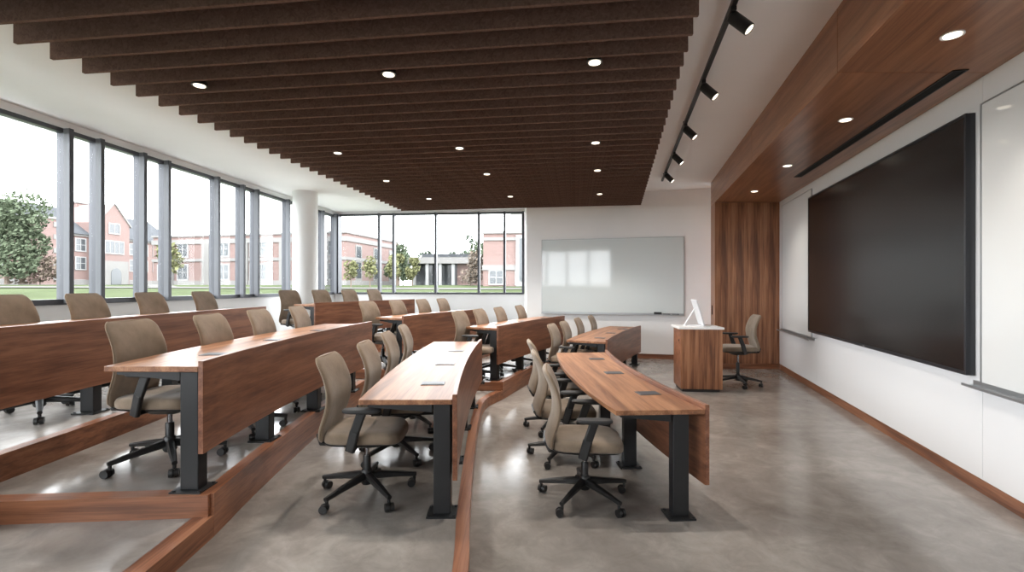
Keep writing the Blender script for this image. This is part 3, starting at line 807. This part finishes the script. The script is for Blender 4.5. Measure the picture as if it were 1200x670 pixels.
bm = bmesh.new(); box(bm, (-0.012, -0.24, 0.0), (0.012, 0.24, 0.40), tl); mk('screen_housing', bm, WPLAST, mon, bevel=0.006)
bm = bmesh.new(); box(bm, (0.012, -0.225, 0.03), (0.0135, 0.225, 0.385), tl); mk('screen_glass', bm, SCREEN, mon)
bm = bmesh.new(); beam(bm, (-0.15, 0, 0.012), (0.00, 0, 0.27), 0.05, 0.014); beam(bm, (-0.16, 0, 0.006), (0.16, 0, 0.006), 0.16, 0.012); mk('stand', bm, WPLAST, mon, bevel=0.002)
kb = thing('keyboard', 'thin white keyboard lying flat on the lectern top', 'keyboard', on_lec(0.47, 0.23), LA + R(2))
bm = bmesh.new(); box(bm, (-0.06, -0.20, 0.0), (0.06, 0.20, 0.012)); kk = mk('body', bm, WPLAST, kb, bevel=0.004)
bm = bmesh.new()
for i in range(5):
    for j in range(14): box(bm, (-0.05 + 0.021 * i, -0.19 + 0.0275 * j, 0.012), (-0.05 + 0.021 * i + 0.017, -0.19 + 0.0275 * j + 0.023, 0.015))
mk('keys', bm, QUARTZ, kb)

# ------------------------------------------------------------------ outside
def gz(x, y):
    d = max(0.0, min(1.0, (math.hypot(x, y - 4) - 10) / 52)); d = d * d * (3 - 2 * d)
    return 0.15 + 1.55 * d
bm = bmesh.new()
nx, ny = 60, 60
gx = [-130 + 190 * i / nx for i in range(nx + 1)]; gy = [14.2 + 146 * (j / ny) ** 1.6 for j in range(ny + 1)]
# lawn as two sheets: beyond the left wall and beyond the back wall
def sheet(bm, X, Y):
    V = [[bm.verts.new((x, y, gz(x, y))) for y in Y] for x in X]
    for i in range(len(X) - 1):
        for j in range(len(Y) - 1): bm.faces.new((V[i][j], V[i + 1][j], V[i + 1][j + 1], V[i][j + 1]))
sheet(bm, [-140 + (140 - 7.2) * (1 - (1 - i / 40) ** 1.0) for i in range(41)], [-60 + 220 * j / 60 for j in range(61)])
sheet(bm, [-7.2 + 5 * i for i in range(6)], [-60 + 6.8 * i for i in range(9)])
sheet(bm, [-7.2 + 60 * i / 24 for i in range(25)], [14.2 + 146 * j / 44 for j in range(45)])
o = mk('lawn', bm, GRASS, smooth='all', kind='structure')
def path_strip(name, pts, w):
    bm = bmesh.new(); P = smooth_path(pts, 10); A = []; B = []
    for i, p in enumerate(P):
        q = P[min(i + 1, len(P) - 1)] - P[max(i - 1, 0)]; q.normalize(); n = Vector((q.y, -q.x)) * w / 2
        a, b = p + n, p - n
        A.append(bm.verts.new((a.x, a.y, gz(a.x, a.y) + 0.06))); B.append(bm.verts.new((b.x, b.y, gz(b.x, b.y) + 0.06)))
    for i in range(len(P) - 1): bm.faces.new((A[i], A[i + 1], B[i + 1], B[i]))
    mk(name, bm, PATHM, kind='structure')
path_strip('outside_path_1', [(-50, 25), (-44, 40), (-42, 52), (-46, 62)], 2.4)
path_strip('outside_path_2', [(-40, 34), (-30, 41), (-18, 46), (0, 48), (20, 50)], 3.0)
path_strip('outside_path_3', [(-62, 74), (-50, 62), (-38, 50), (-30, 41)], 2.0)

def bwin(parent, x, z, w, h, y=0.0, cols=2, rows_=2):
    """stone-trimmed window on a facade (outside face at local y = y, facing -Y)"""
    bm = bmesh.new(); t = 0.16
    box(bm, (x - w / 2 - t, y - 0.10, z), (x - w / 2, y + 0.02, z + h)); box(bm, (x + w / 2, y - 0.10, z), (x + w / 2 + t, y + 0.02, z + h))
    box(bm, (x - w / 2 - t, y - 0.12, z - t), (x + w / 2 + t, y + 0.02, z)); box(bm, (x - w / 2 - t, y - 0.10, z + h), (x + w / 2 + t, y + 0.02, z + h + t))
    for i in range(1, cols): xx = x - w / 2 + w * i / cols; box(bm, (xx - 0.05, y - 0.08, z), (xx + 0.05, y, z + h))
    for i in range(1, rows_): zz = z + h * i / rows_; box(bm, (x - w / 2, y - 0.075, zz - 0.04), (x + w / 2, y, zz + 0.04))
    f = mk('window', bm, WTRIM, parent)
    bm = bmesh.new(); box(bm, (x - w / 2, y - 0.05, z), (x + w / 2, y + 0.01, z + h)); mk('pane', bm, PANE, f)

# gabled hall beyond the left windows (local x along the facade, -y faces the classroom)
Y0b = 46.0
hall = thing('brick_hall', 'long red brick hall with grey slate roof and gabled entrance beyond left windows', 'building', (-75 + 0.095 * Y0b, Y0b, 1.4), AL)
HLn = 47.0
# local +y points to -X world (away from the classroom)
bm = bmesh.new(); box(bm, (0, 0, -0.5), (HLn, 12, 8.35)); mk('brick_wall', bm, BRICK, hall)
bm = bmesh.new()
rings(bm, [[(x, -0.5, 8.3), (x, 12.5, 8.3), (x, 6.0, 12.9)] for x in (-0.4, HLn + 0.4)]); mk('roof', bm, SLATE, hall)
bm = bmesh.new(); box(bm, (-0.1, -0.25, -0.5), (HLn, 0.0, 1.15)); box(bm, (-0.1, -0.25, 8.0), (HLn, 0.0, 8.35)); mk('stone_band', bm, STONE, hall)
gx0, gx1 = 30.0, 35.6
bm = bmesh.new()
pts = [(gx0, -0.5), (gx1, -0.5), (gx1, 10.4), ((gx0 + gx1) / 2, 13.7), (gx0, 10.4)]
rings(bm, [[(x, y, z) for x, z in pts] for y in (-1.6, 6.0)]); gb = mk('gable', bm, BRICK, hall)
bm = bmesh.new()
cx = (gx0 + gx1) / 2
for sg in (-1, 1):
    x1 = cx + sg * 3.05
    rings(bm, [[(cx, y, 13.75), (cx, y, 14.05), (x1, y, 10.45), (x1, y, 10.1)] for y in (-1.75, -1.3)])
mk('stone_coping', bm, STONE, gb)
bm = bmesh.new(); box(bm, (gx0 + 0.5, -1.95, -0.5), (gx1 - 0.5, -1.55, 4.3)); pr = mk('stone_portal', bm, STONE, gb)
bm = bmesh.new()
arch = [(cx - 0.9, 0.0), (cx + 0.9, 0.0)] + [(cx + 0.9 * math.cos(PI * i / 10), 2.2 + 0.9 * math.sin(PI * i / 10)) for i in range(11)]
rings(bm, [[(x, y, z) for x, z in arch] for y in (-2.0, -1.9)]); mk('entrance_door', bm, PANE, pr)
bwin(hall, cx, 5.6, 3.2, 1.9, -1.6, 4, 1); bwin(hall, cx, 8.9, 1.7, 1.5, -1.6, 2, 1)
wx = 3.0
while wx < HLn - 1:
    if not (gx0 - 1.3 < wx < gx1 + 1.3 or 19.8 < wx < 24.6):
        bwin(hall, wx, 5.75, 1.45, 1.8); bwin(hall, wx, 2.85, 1.45, 1.8)
        if wx > 20: bwin(hall, wx, 0.15, 1.3, 0.9, 0.0, 2, 1)
    wx += 2.85
bm = bmesh.new(); box(bm, (20.9, -1.8, -0.5), (23.5, 3.0, 9.9)); tw = mk('brick_bay', bm, BRICK, hall)
bm = bmesh.new(); box(bm, (20.7, -2.0, 9.9), (23.7, 3.2, 10.25))
for zz in (1.0, 3.0, 5.0, 7.0, 8.8): box(bm, (23.1, -1.9, zz), (23.6, -1.3, zz + 0.7))
mk('stone_cap', bm, STONE, tw)
bm = bmesh.new(); box(bm, (32.5, 4.8, 11.0), (34.5, 6.6, 14.0)); ch = mk('chimney', bm, BRICK, hall)
bm = bmesh.new(); box(bm, (32.3, 4.6, 14.0), (34.7, 6.8, 14.3)); mk('chimney_cap', bm, STONE, ch)

def flat_block(label, P, Q, depth, ztop, zbase, nwin, pil, wins=(0.9, 4.0), wh=(1.9, 2.0), bands=(), side=True, wside=2):
    P = Vector(P); Q = Vector(Q); d = Q - P
    b = thing('brick_block', label, 'building', (P.x, P.y, zbase), math.atan2(d.y, d.x))
    Ln = d.length; H = ztop - zbase
    bm = bmesh.new(); box(bm, (0, 0, -0.5), (Ln, depth, H)); mk('brick_wall', bm, BRICK, b)
    bm = bmesh.new()
    for z0, z1 in bands:
        box(bm, (-0.12, -0.14, z0), (Ln + 0.12, depth + .1, z1))
    box(bm, (-0.15, -0.18, H), (Ln + 0.15, depth + 0.15, H + 0.25))
    mk('stone_band', bm, STONE, b)
    for i in range(pil):
        x = Ln * (i + 0.5) / pil
        bm = bmesh.new(); box(bm, (x - 0.55, -0.35, -0.4), (x + 0.55, 0, bands[-1][0] if bands else H)); mk('pilaster', bm, STONE, b)
    for i in range(nwin):
        x = Ln * (i + 0.5) / nwin + (Ln / nwin) * 0.0
        if pil and min(abs(x - Ln * (k + 0.5) / pil) for k in range(pil)) < 1.2: x += Ln / nwin * 0.5
        for z, h in zip(wins, wh): bwin(b, x, z, 1.5, h)
    return b
b2 = flat_block('flat roofed red brick block with white bands beyond the left windows', (-50, 66), (-21, 60), 15, 8.3, 1.6, 9, 5, bands=((0.0, 0.7), (3.3, 3.7), (5.7, 6.3)))
# side wing windows on the receding face are part of the block
for k in range(3):
    bm = bmesh.new(); L2 = math.hypot(29, 6); yk = 2.2 + 4.8 * k
    box(bm, (L2 - 0.02, yk, 0.6), (L2 + 0.06, yk + 1.6, 5.4)); f = mk('window', bm, STONE, b2)
    bm = bmesh.new(); box(bm, (L2, yk + 0.25, 1.0), (L2 + 0.09, yk + 1.35, 3.1)); box(bm, (L2, yk + 0.25, 3.7), (L2 + 0.09, yk + 1.35, 5.2)); mk('pane', bm, PANE, f)
flat_block('tall red brick block with pale penthouse seen in the rightmost window', (-3.4, 56), (9, 55), 14, 7.75, 1.55, 4, 0, wins=(0.3,), wh=(1.5,), bands=((1.9, 2.5), (5.4, 5.75)))
pent = [o for o in bpy.data.objects if o.name == 'brick_block.001'][0]
bm = bmesh.new(); box(bm, (3.0, 2.5, 6.4), (11, 11, 9.3)); mk('penthouse', bm, STONE, pent)
bm = bmesh.new(); box(bm, (3.9, -0.3, 0.0), (8.5, 0.0, 6.0)); gpan = mk('glazed_bay', bm, WTRIM, pent)
bm = bmesh.new(); box(bm, (4.3, -0.4, 0.6), (8.2, -0.28, 5.6)); mk('pane', bm, PANE, gpan)
# low pavilion
pav = thing('garden_pavilion', 'low pavilion with white columns and flat roof across the lawn', 'building', (-14.6, 70, 1.65), R(-1))
bm = bmesh.new(); box(bm, (6.5, 0, -0.4), (10.5, 8, 3.2)); mk('brick_wall', bm, BRICK, pav)
bm = bmesh.new(); box(bm, (0, 2.0, -0.4), (6.5, 8, 3.2)); mk('glass_wall', bm, PANE, pav)
bm = bmesh.new(); box(bm, (-0.6, -1.2, 3.2), (11.0, 8.5, 4.1)); mk('roof', bm, STONE, pav)
bm = bmesh.new(); box(bm, (1.2, 0.5, 4.1), (9.0, 7, 4.7)); mk('roof_monitor', bm, SLATE, pav)
for k in range(4):
    bm = bmesh.new(); box(bm, (0.1 + 1.9 * k, -0.9, -0.4), (0.55 + 1.9 * k, -0.45, 3.2)); mk('column', bm, WTRIM, pav)

def tree(label, x, y, h, r, kind, trunk=0.35, n=900, group='trees on the campus lawn', squash=1.0, name='campus_tree', cat='tree', ls=0.3):
    z0 = gz(x, y)
    t = thing(name, label, cat, (x, y, z0 - 0.05), 0, group)
    rnd = random.Random(int(x * 13 + y * 7))
    bm = bmesh.new(); blobs = [(Vector((rnd.uniform(-.5, .5) * r, rnd.uniform(-.5, .5) * r, h * rnd.uniform(trunk + 0.12, 0.85))), r * rnd.uniform(0.4, 0.7)) for _ in range(9)]
    for _ in range(n):
        c, br = rnd.choice(blobs)
        v = Vector((rnd.gauss(0, 1), rnd.gauss(0, 1), rnd.gauss(0, 1))).normalized() * br * rnd.uniform(0.6, 1.0); v.z *= squash
        p = c + v
        if p.z < h * trunk * 0.5: p.z = h * trunk * 0.5 + rnd.random() * .3
        a = Vector((rnd.gauss(0, 1), rnd.gauss(0, 1), rnd.gauss(0, 1))).normalized(); bq = a.orthogonal().normalized(); s = ls * rnd.uniform(0.6, 1.3)
        c2 = a.cross(bq)
        bm.faces.new([bm.verts.new(p + bq * s), bm.verts.new(p + c2 * s * 0.6), bm.verts.new(p - bq * s), bm.verts.new(p - c2 * s * 0.6)])
    mk('foliage', bm, LEAF[kind], t)
    bm = bmesh.new(); cyl(bm, (0, 0, 0), (0, 0, h * 0.6), 0.035 * h * 0.6, 0.012 * h, 8); mk('trunk', bm, BARK, t)
tree('large green leafy tree at the far left in front of the slate roofed hall', -52.8, 49.5, 9.6, 3.4, 'green', 0.12, 7000, ls=0.2)
tree('low rust coloured shrub before the hall at the far left', -52, 52.2, 3.6, 2.4, 'rust', 0.05, 700, name='lawn_shrub', cat='shrub', group=None, ls=0.22)
tree('yellowing young tree beside the hall entrance', -42.8, 59, 6.0, 1.5, 'yellow', 0.2, 320)
tree('small yellow green tree right of the window corner post', -17.0, 50, 3.4, 0.8, 'yellow', 0.2, 500, ls=0.16)
tree('small yellow green tree, second right of the window corner post', -15.0, 50, 3.6, 0.85, 'yellow', 0.2, 500, ls=0.16)
tree('dark green tree left of the white columned pavilion', -15.8, 66, 7.4, 2.0, 'green', 0.03, 2600, ls=0.22)
tree('pale yellow green tree in front of the pavilion columns', -13.6, 56, 4.4, 1.2, 'yellow', 0.15, 1600, ls=0.18)
tree('yellow green tree standing left of the pavilion columns', -12.0, 57, 4.2, 0.9, 'yellow', 0.15, 1200, ls=0.18)
tree('rust tinted tree at the right end of the pavilion', -5.0, 58, 4.2, 1.5, 'rust', 0.12, 1500, ls=0.18)
tree('dark green tree behind the right end of the pavilion', -5.0, 84, 8.4, 3.0, 'green', 0.12, 2200, ls=0.28)
tree('pointed dark conifer behind the pavilion roof', -7.5, 92, 11.5, 1.5, 'dark', 0.1, 700)
for i, (x, y, h) in enumerate([(-18, 100, 8.0), (-13.5, 101, 7.4), (-9, 102, 7.6), (-23, 100, 7.0), (-3, 102, 7.5)]):
    tree(['rounded tree in the line beyond the pavilion, above its columns', 'rounded tree in the line beyond the pavilion, above its middle', 'rounded tree in the line beyond the pavilion, above its brick end',
          'rounded tree in the line beyond the pavilion, left of its columns', 'rounded tree beyond the pavilion, next to the brick block with penthouse'][i], x, y, h, 2.2, 'dark', 0.1, 1500, ls=0.3)

# ------------------------------------------------------------------ sky, light, camera
w = bpy.data.worlds.new('overcast_sky'); bpy.context.scene.world = w; w.use_nodes = True
nt = w.node_tree; nt.nodes.clear()
o_ = nt.nodes.new('ShaderNodeOutputWorld'); bg = nt.nodes.new('ShaderNodeBackground')
nz = N(nt, 'ShaderNodeTexNoise', Scale=3.0, Detail=5.0); nt.links.new(coords(nt, (1, 1, 3), 'Generated'), nz.inputs['Vector'])
rp = ramp(nt, nz.outputs[0], [(0.35, (0.86, 0.88, 0.92)), (0.65, (0.99, 0.99, 1.0))])
nt.links.new(rp.outputs[0], bg.inputs[0]); bg.inputs[1].default_value = 5.5
nt.links.new(bg.outputs[0], o_.inputs[0])

def portal(M, sx, sz):
    l = bpy.data.lights.new('window_portal', 'AREA'); l.shape = 'RECTANGLE'; l.size = sx; l.size_y = sz; l.cycles.is_portal = True
    o = bpy.data.objects.new('window_portal', l); C.objects.link(o); o.matrix_world = M
zm = (SILL + HEAD) / 2
yc = (YREAR + 13.2) / 2
portal(frame(XL(yc) - 0.1, yc, AL, zm) @ Matrix.Rotation(R(-90), 4, 'X') , 17.2, HEAD - SILL)
xc = (cornL[0] + cornR[0]) / 2
portal(frame((RW0 + RW1) / 2, YREAR - 0.1, PI, zm) @ Matrix.Rotation(R(-90), 4, 'X'), 3.8, HEAD - SILL)
portal(frame(xc, YB(xc) + 0.1, AB, zm) @ Matrix.Rotation(R(-90), 4, 'X'), 5.3, HEAD - SILL)

cam = bpy.data.cameras.new('camera'); co = bpy.data.objects.new('camera', cam); C.objects.link(co)
co.location = (0, 0, 1.58); co.rotation_euler = (R(90), 0, 0)
cam.sensor_fit = 'HORIZONTAL'; cam.sensor_width = 36.0; cam.lens = 36.0 * 555 / 1200; cam.clip_start = 0.05; cam.clip_end = 500
S = bpy.context.scene; S.camera = co
S.view_settings.view_transform = 'Standard'; S.view_settings.look = 'None'; S.view_settings.gamma = 1; S.view_settings.use_curve_mapping = False
S.view_settings.exposure = 1.22
cy = S.cycles
cy.use_denoising = True; cy.max_bounces = 10; cy.diffuse_bounces = 6; cy.glossy_bounces = 4; cy.transparent_max_bounces = 12; cy.caustics_reflective = False; cy.caustics_refractive = False
cy.sample_clamp_indirect = 6.0
